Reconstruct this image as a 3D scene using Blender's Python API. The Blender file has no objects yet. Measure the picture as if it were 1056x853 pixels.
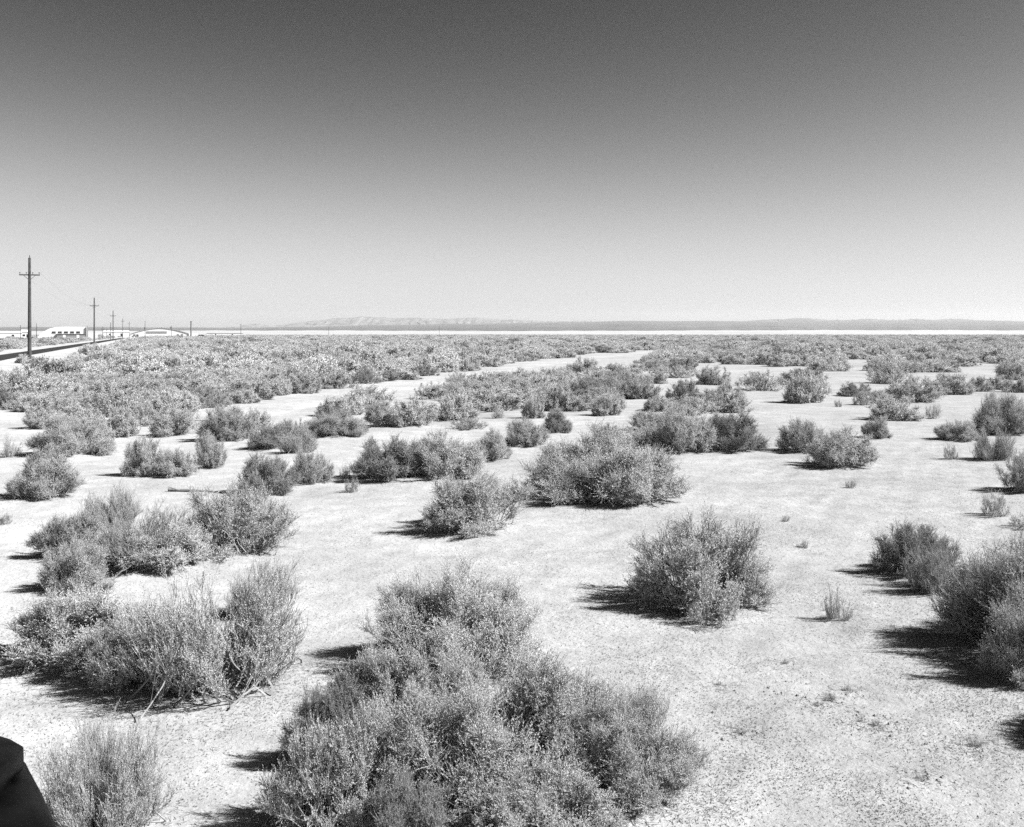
import bpy, bmesh, math, random
import numpy as np
from mathutils import Vector, Matrix

random.seed(7)
RNG = np.random.default_rng(11)
scene = bpy.context.scene
COL = scene.collection
R = math.radians

# ------------------------------------------------------------------ camera model
W0, H0 = 1056.0, 853.0        # photograph
F = 1100.0                    # focal length in photograph pixels
HC = 3.2                      # eye height
Y0 = 338.0                    # pixel row of eye level
SUN_EL, SUN_AZ = 42.0, -10.0  # azimuth from +X towards +Y

# ------------------------------------------------------------------ helpers
def tag(o, label=None, cat=None, group=None, kind=None):
    if label: o['label'] = label
    if cat: o['category'] = cat
    if group: o['group'] = group
    if kind: o['kind'] = kind
    return o

def link(o, parent=None):
    COL.objects.link(o)
    if parent is not None: o.parent = parent
    return o

def empty(name, loc=(0, 0, 0), rz=0.0):
    o = bpy.data.objects.new(name, None)
    o.empty_display_size = 0.2
    o.location = loc; o.rotation_euler = (0, 0, rz)
    return link(o)

def mesh_np(name, verts, faces, mats, midx=None, smooth=False):
    """verts (N,3); faces: list of (M,k) arrays."""
    me = bpy.data.meshes.new(name)
    verts = np.asarray(verts, dtype=np.float32)
    faces = [np.asarray(f, dtype=np.int32) for f in faces if len(f)]
    me.vertices.add(len(verts)); me.vertices.foreach_set('co', verts.ravel())
    tot = np.concatenate([np.full(len(f), f.shape[1], dtype=np.int32) for f in faces])
    idx = np.concatenate([f.ravel() for f in faces])
    start = np.concatenate([[0], np.cumsum(tot)[:-1]]).astype(np.int32)
    me.loops.add(len(idx)); me.loops.foreach_set('vertex_index', idx)
    me.polygons.add(len(tot)); me.polygons.foreach_set('loop_start', start)
    me.polygons.foreach_set('loop_total', tot)
    if midx is not None: me.polygons.foreach_set('material_index', np.asarray(midx, dtype=np.int32))
    me.polygons.foreach_set('use_smooth', np.full(len(tot), smooth, dtype=bool))
    me.update(calc_edges=True)
    for m in (mats if isinstance(mats, (list, tuple)) else [mats]): me.materials.append(m)
    return me

class MB:
    """collects shapes for ONE mesh"""
    def __init__(s): s.bm = bmesh.new()
    def box(s, c, d, rz=0.0, bev=0.0):
        r = bmesh.ops.create_cube(s.bm, size=1.0)
        M = Matrix.Translation(c) @ Matrix.Rotation(rz, 4, 'Z') @ Matrix.Diagonal((d[0], d[1], d[2], 1))
        bmesh.ops.transform(s.bm, matrix=M, verts=r['verts'])
        if bev:
            es = list({e for v in r['verts'] for e in v.link_edges})
            bmesh.ops.bevel(s.bm, geom=es, offset=bev, segments=2, affect='EDGES')
        return s
    def tube(s, a, b, r0, r1=None, n=10, caps=True):
        a, b = Vector(a), Vector(b); r1 = r0 if r1 is None else r1
        d = b - a
        r = bmesh.ops.create_cone(s.bm, cap_ends=caps, segments=n, radius1=r0, radius2=r1, depth=d.length)
        q = d.to_track_quat('Z', 'Y').to_matrix().to_4x4()
        bmesh.ops.transform(s.bm, matrix=Matrix.Translation((a + b) / 2) @ q, verts=r['verts'])
        return s
    def prism(s, pts, axis_from, axis_to, frame):
        """extrude a closed 2-D outline pts; frame(u,v,w)->xyz, w from axis_from to axis_to"""
        A = [s.bm.verts.new(frame(u, v, axis_from)) for u, v in pts]
        B = [s.bm.verts.new(frame(u, v, axis_to)) for u, v in pts]
        n = len(pts)
        for i in range(n): s.bm.faces.new((A[i], A[(i + 1) % n], B[(i + 1) % n], B[i]))
        s.bm.faces.new(A[::-1]); s.bm.faces.new(B)
        return s
    def loft(s, rings, cap=True):
        vs = [[s.bm.verts.new(p) for p in r] for r in rings]
        n = len(rings[0])
        for k in range(len(vs) - 1):
            for i in range(n):
                s.bm.faces.new((vs[k][i], vs[k][(i + 1) % n], vs[k + 1][(i + 1) % n], vs[k + 1][i]))
        if cap:
            s.bm.faces.new(vs[0][::-1]); s.bm.faces.new(vs[-1])
        return s
    def build(s, name, mat, parent=None, smooth=False):
        bmesh.ops.recalc_face_normals(s.bm, faces=s.bm.faces)
        me = bpy.data.meshes.new(name); s.bm.to_mesh(me); s.bm.free()
        if smooth:
            me.polygons.foreach_set('use_smooth', np.ones(len(me.polygons), dtype=bool))
        me.materials.append(mat)
        return link(bpy.data.objects.new(name, me), parent)

# ------------------------------------------------------------------ materials (all grey: a black-and-white photograph)
def new_mat(name):
    m = bpy.data.materials.new(name); m.use_nodes = True
    nt = m.node_tree; nt.nodes.clear()
    out = nt.nodes.new('ShaderNodeOutputMaterial')
    return m, nt, out

def N(nt, typ, **kw):
    n = nt.nodes.new(typ)
    for k, v in kw.items():
        if k in n.inputs: n.inputs[k].default_value = v
        else: setattr(n, k, v)
    return n

def ramp(nt, src, stops):
    r = nt.nodes.new('ShaderNodeValToRGB')
    el = r.color_ramp.elements
    while len(el) < len(stops): el.new(0.5)
    for e, (p, v) in zip(el, stops):
        e.position = p; e.color = (v, v, v, 1)
    nt.links.new(src, r.inputs[0]); return r

def mul(nt, a, b, op='MULTIPLY'):
    m = nt.nodes.new('ShaderNodeMath'); m.operation = op
    for i, s in enumerate((a, b)):
        if isinstance(s, (int, float)): m.inputs[i].default_value = s
        else: nt.links.new(s, m.inputs[i])
    return m.outputs[0]

def grey_mat(name, v, rough=0.8, spec=0.2, var=0.15, scale=3.0, bump=0.0, metal=0.0):
    m, nt, out = new_mat(name)
    tc = N(nt, 'ShaderNodeTexCoord')
    nz = N(nt, 'ShaderNodeTexNoise'); nz.inputs['Scale'].default_value = scale; nz.inputs['Detail'].default_value = 6
    nt.links.new(tc.outputs['Object'], nz.inputs['Vector'])
    rp = ramp(nt, nz.outputs[0], [(0.3, v * (1 - var)), (0.7, v * (1 + var))])
    p = N(nt, 'ShaderNodeBsdfPrincipled', Roughness=rough, Metallic=metal)
    p.inputs['Specular IOR Level'].default_value = spec
    nt.links.new(rp.outputs[0], p.inputs['Base Color'])
    if bump:
        b = N(nt, 'ShaderNodeBump', Strength=bump, Distance=0.02)
        nt.links.new(nz.outputs[0], b.inputs['Height']); nt.links.new(b.outputs[0], p.inputs['Normal'])
    nt.links.new(p.outputs[0], out.inputs[0])
    return m

def sand_mat(name, v, far=False, bump=True):
    m, nt, out = new_mat(name)
    geo = N(nt, 'ShaderNodeNewGeometry')
    def noise(scale, detail=5, rough=0.6, vec=None):
        n = N(nt, 'ShaderNodeTexNoise'); n.inputs['Scale'].default_value = scale
        n.inputs['Detail'].default_value = detail; n.inputs['Roughness'].default_value = rough
        nt.links.new(vec or geo.outputs['Position'], n.inputs['Vector']); return n.outputs[0]
    big = ramp(nt, noise(0.22, 4), [(0.3, 0.78), (0.65, 1.06)])
    mid = ramp(nt, noise(1.7, 6, 0.7), [(0.28, 0.75), (0.62, 1.04)])
    fine = ramp(nt, noise(22, 4, 0.75), [(0.30, 0.78), (0.56, 1.03)])
    grit = ramp(nt, noise(75, 3, 0.7), [(0.30, 0.68), (0.50, 1.03)])
    c = mul(nt, big.outputs[0], mid.outputs[0])
    c = mul(nt, c, fine.outputs[0]); c = mul(nt, c, grit.outputs[0])
    c = mul(nt, c, v)
    cc = N(nt, 'ShaderNodeCombineColor')
    for i in range(3): nt.links.new(c, cc.inputs[i])
    p = N(nt, 'ShaderNodeBsdfDiffuse', Roughness=0.3)
    nt.links.new(cc.outputs[0], p.inputs['Color'])
    if bump:
        h1 = mul(nt, noise(5, 5, 0.7), 0.045); h2 = mul(nt, noise(28, 5, 0.75), 0.009); h3 = mul(nt, noise(90, 3, 0.7), 0.0025)
        h = mul(nt, mul(nt, h1, h2, 'ADD'), h3, 'ADD')
        b = N(nt, 'ShaderNodeBump', Strength=0.8, Distance=1.0)
        nt.links.new(h, b.inputs['Height']); nt.links.new(b.outputs[0], p.inputs['Normal'])
    nt.links.new(p.outputs[0], out.inputs[0])
    return m

def leaf_mat(name, v):
    m, nt, out = new_mat(name)
    geo = N(nt, 'ShaderNodeNewGeometry'); oi = N(nt, 'ShaderNodeObjectInfo')
    a = ramp(nt, geo.outputs['Random Per Island'], [(0.0, 0.82), (0.75, 1.02), (1.0, 1.18)])
    b = ramp(nt, oi.outputs['Random'], [(0.0, 0.50), (0.10, 0.58), (0.16, 0.84), (1.0, 1.16)])
    c = mul(nt, mul(nt, a.outputs[0], b.outputs[0]), v)
    cc = N(nt, 'ShaderNodeCombineColor')
    for i in range(3): nt.links.new(c, cc.inputs[i])
    d = N(nt, 'ShaderNodeBsdfDiffuse'); t = N(nt, 'ShaderNodeBsdfTranslucent')
    nt.links.new(cc.outputs[0], d.inputs['Color']); nt.links.new(cc.outputs[0], t.inputs['Color'])
    mx = N(nt, 'ShaderNodeMixShader'); mx.inputs[0].default_value = 0.2
    nt.links.new(d.outputs[0], mx.inputs[1]); nt.links.new(t.outputs[0], mx.inputs[2])
    nt.links.new(mx.outputs[0], out.inputs[0])
    return m

M_SAND = sand_mat('pale_sand', 0.40)
M_TRACK = sand_mat('track_sand', 0.42)
M_LAKE = grey_mat('lakebed_clay', 0.36, var=0.14, scale=0.004)
M_PLAIN = grey_mat('far_plain_scrub', 0.09, var=0.35, scale=0.003)
M_HILL = grey_mat('far_rock', 0.14, var=0.4, scale=0.006)
M_LEAF = leaf_mat('shrub_leaf', 0.57)
M_STEM = grey_mat('shrub_wood', 0.26, var=0.4, scale=9)
M_LITTER = leaf_mat('dry_litter', 0.19)
M_STUB = leaf_mat('dry_stubble', 0.27)
M_STONE = grey_mat('pebble', 0.13, var=0.4, scale=4)
M_ASPH = grey_mat('asphalt', 0.022, var=0.15, scale=2)
M_WOOD = grey_mat('weathered_pole_wood', 0.055, var=0.4, scale=4)
M_LOG = grey_mat('bleached_wood', 0.20, var=0.5, scale=9)
M_WIRE = grey_mat('wire', 0.08)
M_INSUL = grey_mat('insulator_glass', 0.10, rough=0.3, spec=0.5)
M_WHITE = grey_mat('white_sheet_metal', 0.62, rough=0.5, var=0.04, scale=0.6)
M_GREYWALL = grey_mat('grey_block_wall', 0.20, var=0.15, scale=1.0)
M_DARK = grey_mat('dark_opening', 0.02, rough=0.4)
M_BLACK = grey_mat('black_car_paint', 0.0025, rough=0.4, spec=0.035, var=0.85, scale=5)
M_RUBBER = grey_mat('tyre_rubber', 0.01, rough=0.8)
M_CHROME = grey_mat('dull_metal', 0.10, rough=0.35, metal=0.8)
M_GLASS = grey_mat('car_glass', 0.02, rough=0.1, spec=0.5)

# ------------------------------------------------------------------ terrain
def vnoise(x, y, s, seed=0):
    """cheap smooth noise in -1..1 from summed rotated sines"""
    r = np.random.default_rng(seed + 100); t = np.zeros_like(np.asarray(x, dtype=float))
    for k in range(7):
        a = r.uniform(0, 6.283); f = s * r.uniform(0.6, 1.7); p = r.uniform(0, 6.283)
        t = t + np.sin((np.cos(a) * x + np.sin(a) * y) * f + p)
    return t / 3.2

LAKE_Y = 1165.0
def base_z(x, y):
    y = np.asarray(y, dtype=float)
    return -0.005 * np.clip(y - 110, 0, LAKE_Y - 110)

MOUNDS = []      # (x, y, r, h)
RUTS = None      # centre line of an old wheel track over the sand
def ground_z(x, y):
    x = np.asarray(x, dtype=float); y = np.asarray(y, dtype=float)
    d = np.hypot(x, y)
    amp = np.clip((48 - d) / 22, 0, 1)
    z = base_z(x, y) + amp * (0.025 * vnoise(x, y, 1.1, 1) + 0.012 * vnoise(x, y, 3.6, 2) + 0.006 * vnoise(x, y, 9.0, 3))
    if RUTS is not None and np.ndim(x):
        q = np.full(np.shape(x), 99.0)
        for side in (-0.72, 0.72):
            for (ax, ay), (bx, by) in zip(RUTS[:-1], RUTS[1:]):
                L = math.hypot(bx - ax, by - ay); nx, ny = (by - ay) / L * side, -(bx - ax) / L * side
                t = np.clip(((x - ax - nx) * (bx - ax) + (y - ay - ny) * (by - ay)) / (L * L), 0, 1)
                q = np.minimum(q, np.hypot(x - ax - nx - t * (bx - ax), y - ay - ny - t * (by - ay)))
        z = z + np.where(q < 0.6, -0.009 * np.exp(-(q / 0.13) ** 2) + 0.004 * np.exp(-((q - 0.26) / 0.09) ** 2), 0) * (0.6 + 0.4 * np.sin(x * 1.3))
    for (mx, my, mr, mh) in MOUNDS:
        q = ((x - mx) ** 2 + (y - my) ** 2) / (mr * mr)
        z = z + np.where(q < 6, mh * np.exp(-q), 0)
    return z

def px_ground(x, y):
    """pixel of the photograph -> ground point"""
    v = (y - Y0) / F
    d = HC / v
    if d > 110: d = (HC - 0.005 * 110) / (v - 0.005)
    return (x - 528.0) * d / F, d

# ------------------------------------------------------------------ shrub builder
def tubes(P, r0, r1, sides=3, rng=RNG):
    """P (N,S,3) polylines -> verts, quads"""
    n, s, _ = P.shape
    d = P[:, -1] - P[:, 0]
    d /= np.linalg.norm(d, axis=1, keepdims=True) + 1e-9
    rv = rng.normal(size=(n, 3))
    u = np.cross(d, rv); u /= np.linalg.norm(u, axis=1, keepdims=True) + 1e-9
    w = np.cross(d, u)
    rad = np.linspace(1, 0, s)[None, :] * (r0 - r1)[:, None] + r1[:, None]
    V = []
    for k in range(sides):
        a = 2 * math.pi * k / sides
        off = math.cos(a) * u + math.sin(a) * w
        V.append(P + off[:, None, :] * rad[:, :, None])
    V = np.stack(V, axis=2)                       # n,s,sides,3
    base = np.arange(n)[:, None, None] * (s * sides)
    i = np.arange(s - 1)[None, :, None] * sides
    k = np.arange(sides)[None, None, :]; k2 = (k + 1) % sides
    Q = np.stack([base + i + k, base + i + k2, base + i + sides + k2, base + i + sides + k], axis=-1).reshape(-1, 4)
    return V.reshape(-1, 3), Q

def unit(v): return v / (np.linalg.norm(v, axis=-1, keepdims=True) + 1e-9)

def shrub_geo(seed, Rr, Hh, ns, nt_, nsub, nleaf, ll, lw, airy=0.0, thick=1.0, twigs=True):
    """returns (stem verts, stem quads), (leaf verts, leaf quads); base at the origin"""
    g = np.random.default_rng(seed)
    # lumpy dome outline: several sub-crowns give tufts and gaps
    nl = 9 if airy < 0.5 else 6
    lob = unit(np.stack([g.normal(size=nl), g.normal(size=nl), np.abs(g.normal(size=nl)) * 0.9], axis=1)); la = g.uniform(0.82, 1.12, nl)
    phi = g.uniform(0, 2 * math.pi, ns)
    ct = g.uniform(0.05, 1.0, ns) ** (0.85)
    st = np.sqrt(1 - ct ** 2)
    D = np.stack([st * np.cos(phi), st * np.sin(phi), ct], axis=1)
    near = np.argmax(D @ lob.T, axis=1)
    D = unit(D + lob[near] * 0.45)
    D[:, 2] = np.abs(D[:, 2])
    rad = la[near] * (1 - 0.38 * g.random(ns) ** 1.5) * (1 + 0.05 * g.normal(size=ns))
    sup = (np.abs(D[:, 0:1]) ** 2.6 + np.abs(D[:, 1:2]) ** 2.6 + np.abs(D[:, 2:3]) ** 2.6) ** (-1 / 2.6)
    E = D * sup * rad[:, None] * np.array([Rr, Rr, Hh])
    if airy < 0.5:                                # tufted crown: stems end in rounded sub-crowns with dark clefts between
        nl = 16
        gold = math.pi * (3 - 5 ** 0.5)
        kk = np.arange(nl) + 0.5
        cz = np.clip(kk / nl + g.normal(size=nl) * 0.06, 0.04, 1); pa = kk * gold + g.normal(size=nl) * 0.35
        cs = np.sqrt(1 - cz ** 2)
        LD = np.stack([cs * np.cos(pa), cs * np.sin(pa), cz], axis=1)
        LD *= (np.abs(LD[:, 0:1]) ** 2.5 + np.abs(LD[:, 1:2]) ** 2.5 + np.abs(LD[:, 2:3]) ** 2.5) ** (-1 / 2.5)
        lr = g.uniform(0.26, 0.40, nl) * (1.0 if Rr < 1 else 0.95)
        LC = LD * (g.uniform(0.86, 1.05, nl) - lr)[:, None] * np.array([Rr, Rr, Hh])
        pk = g.integers(0, nl, ns)
        dd = unit(g.normal(size=(ns, 3)) + LD[pk] * 0.9 + np.array([0, 0, 0.35]))
        E0 = E
        E = LC[pk] + dd * (lr[pk] * (0.55 + 0.45 * g.random(ns)))[:, None] * np.array([Rr, Rr, Hh * 1.05])
        fill = g.random(ns) < (0.26 if Rr < 1 else 0.12)                # shorter shoots that close the clefts lower down
        E = np.where(fill[:, None], E0 * 0.80, E)
    E[:, 2] = np.maximum(E[:, 2], 0.07 * Hh)
    bs = 0.16 + 0.12 * airy
    B = np.stack([g.normal(size=ns) * Rr * bs + E[:, 0] * (0.22 + 0.3 * airy), g.normal(size=ns) * Rr * bs + E[:, 1] * (0.22 + 0.3 * airy), np.full(ns, -0.03)], axis=1)
    C = B + (E - B) * np.array([0.55, 0.55, 0.30]) + g.normal(size=(ns, 3)) * 0.05 * Rr
    T = np.linspace(0, 1, 6)[None, :, None]
    P = (1 - T) ** 2 * B[:, None] + 2 * T * (1 - T) * C[:, None] + T ** 2 * E[:, None]
    P[:, 1:-1] += g.normal(size=(ns, 4, 3)) * 0.018 * Rr
    L = np.linalg.norm(E - B, axis=1)
    def along(P, t):                              # sample polylines; t (N,K)
        s = P.shape[1] - 1
        f = np.clip(t * s, 0, s - 1e-4); i = f.astype(int); fr = (f - i)[..., None]
        n = np.arange(P.shape[0])[:, None]
        a = P[n, i]; b = P[n, i + 1]
        return a + (b - a) * fr, unit(b - a)
    # twigs
    t = g.uniform(0.30 - 0.2 * (airy > 0.5), 1.0, (ns, nt_)) ** (0.45 if airy < 0.5 else 0.8)
    p, d = along(P, t)
    out = unit(np.concatenate([p[..., :2] * 0.9, np.zeros_like(p[..., :1])], axis=-1))
    dirt = unit(d * 0.9 + g.normal(size=p.shape) * 0.45 + out * 0.18 + np.array([0, 0, 0.24 + 0.45 * airy]))
    lt = ((0.08 + 0.12 * g.random((ns, nt_))) if airy < 0.5 else (0.17 + 0.20 * g.random((ns, nt_)))) * L[:, None] * (1.1 - 0.45 * t)
    T0 = p.reshape(-1, 3); T1 = (p + dirt * lt[..., None]).reshape(-1, 3)
    Tm = (T0 + T1) / 2 + g.normal(size=T0.shape) * 0.012 + np.array([0, 0, -0.01])
    PT = np.stack([T0, Tm, T1], axis=1)
    # sub-twigs
    n2 = len(PT)
    t = g.uniform(0.15, 1.0, (n2, nsub))
    p, d = along(PT, t)
    dirs = unit(d * 0.8 + g.normal(size=p.shape) * 0.5 + np.array([0, 0, 0.32 + 0.5 * airy]))
    ls = (0.05 + 0.10 * g.random((n2, nsub))) * (0.55 + 0.6 * Rr)
    S0 = p.reshape(-1, 3); S1 = (p + dirs * ls[..., None]).reshape(-1, 3)
    PS = np.stack([S0, S1], axis=1)
    SV, SQ = [], []
    off = 0
    lv = [(P, 0.0085 * thick * (0.7 + 0.6 * g.random(ns)) * (0.5 + Rr * 0.6), np.full(ns, 0.0022 * thick))]
    if twigs:
        lv += [(PT, np.full(n2, 0.0026 * thick), np.full(n2, 0.0012 * thick)),
               (PS, np.full(len(PS), 0.0016 * thick), np.full(len(PS), 0.0009 * thick))]
    for (pp, a, b) in lv:
        v, q = tubes(pp, a, b, 3, g); SV.append(v); SQ.append(q + off); off += len(v)
    # leaves
    n3 = len(PS)
    t = g.uniform(0.1, 1.08, (n3, nleaf))
    lp = S0[:, None] + (S1 - S0)[:, None] * t[..., None]
    sd = unit(S1 - S0)[:, None]
    ld = unit(sd * 0.75 + g.normal(size=lp.shape) * 0.62 + np.array([0, 0, 0.25]))
    lp = lp.reshape(-1, 3); ld = ld.reshape(-1, 3)
    side = unit(np.cross(ld, np.array([0, 0, 0.85]) + 0.5 * unit(lp * np.array([1, 1, 0.3])) + g.normal(size=ld.shape) * 0.55))
    a = ll * g.uniform(0.6, 1.3, len(lp))[:, None]; b = lw * g.uniform(0.7, 1.3, len(lp))[:, None]
    LV = np.stack([lp, lp + ld * a * 0.5 + side * b * 0.5, lp + ld * a, lp + ld * a * 0.5 - side * b * 0.5], axis=1).reshape(-1, 3)
    LV[:, 2] = np.maximum(LV[:, 2], -0.01)
    LQ = np.arange(len(LV)).reshape(-1, 4)
    return np.concatenate(SV), np.concatenate(SQ), LV, LQ

ARCH = {}
def archetype(key, two, **kw):
    sv, sq, lv, lq = shrub_geo(**kw)
    ex = np.percentile(np.abs(lv[:, 0]), 99.3), np.percentile(np.abs(lv[:, 1]), 99.3), np.percentile(lv[:, 2], 99.7)
    e = {'ext': (float(ex[0]), float(ex[1]), float(ex[2])), 'two': two}
    if two:
        e['stem'] = mesh_np('stems', sv, [sq], M_STEM)
        e['leaf'] = mesh_np('foliage', lv, [lq], M_LEAF)
    else:
        e['one'] = mesh_np('desert_shrub', np.concatenate([sv, lv]), [sq, lq + len(sv)], [M_STEM, M_LEAF],
                           np.concatenate([np.zeros(len(sq)), np.ones(len(lq))]))
    ARCH[key] = e

# near shrubs: stems and foliage are two parts
for i in range(3):
    archetype(('big', i), True, seed=20 + i, Rr=1.25, Hh=0.95, ns=300 + 40 * i, nt_=9, nsub=6, nleaf=22 - 3 * i, ll=0.0145, lw=0.0056)
for i in range(4):
    archetype(('med', i), True, seed=30 + i, Rr=0.75, Hh=0.75, ns=140 + 15 * i, nt_=9, nsub=6, nleaf=(21, 17, 15, 20)[i], ll=0.014, lw=0.0055)
for i in range(3):
    archetype(('airy', i), True, seed=40 + i, Rr=0.9, Hh=0.95, ns=210, nt_=8, nsub=5, nleaf=(16, 12, 15)[i], ll=0.0135, lw=0.005, airy=0.62, thick=1.25)
for i in range(2):
    archetype(('small', i), True, seed=50 + i, Rr=0.3, Hh=0.42, ns=36, nt_=6, nsub=4, nleaf=6, ll=0.016, lw=0.006, airy=0.6, thick=0.8)
# middle distance and far: one mesh each
for i in range(5):
    archetype(('mid', i), False, seed=60 + i, Rr=0.8, Hh=0.8, ns=(90, 110, 80, 100, 120)[i], nt_=8, nsub=5, nleaf=(12, 9, 5, 10, 12)[i], ll=0.026, lw=0.012, thick=1.3)
for i in range(6):
    archetype(('far', i), False, seed=70 + i, Rr=0.8, Hh=0.8, ns=(60, 80, 70, 50, 75, 65)[i], nt_=6, nsub=4, nleaf=(8, 7, 8, 4, 8, 7)[i], ll=0.046, lw=0.024, thick=1.5, twigs=False)

SHRUBS = []       # placed: x, y, r
def add_shrub(key, loc, rz, sx, sy, sz, label, group=None, tilt=0.0):
    e = ARCH[key]
    if e['two']:
        o = empty('desert_shrub', loc, rz)
        for k, nm in (('stem', 'stems'), ('leaf', 'foliage')):
            c = bpy.data.objects.new(nm, e[k]); link(c, o)
    else:
        o = bpy.data.objects.new('desert_shrub', e['one']); link(o)
        o.location = loc; o.rotation_euler = (0, 0, rz)
    o.scale = (sx, sy, sz)
    tag(o, label, 'shrub', group)
    return o

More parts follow.
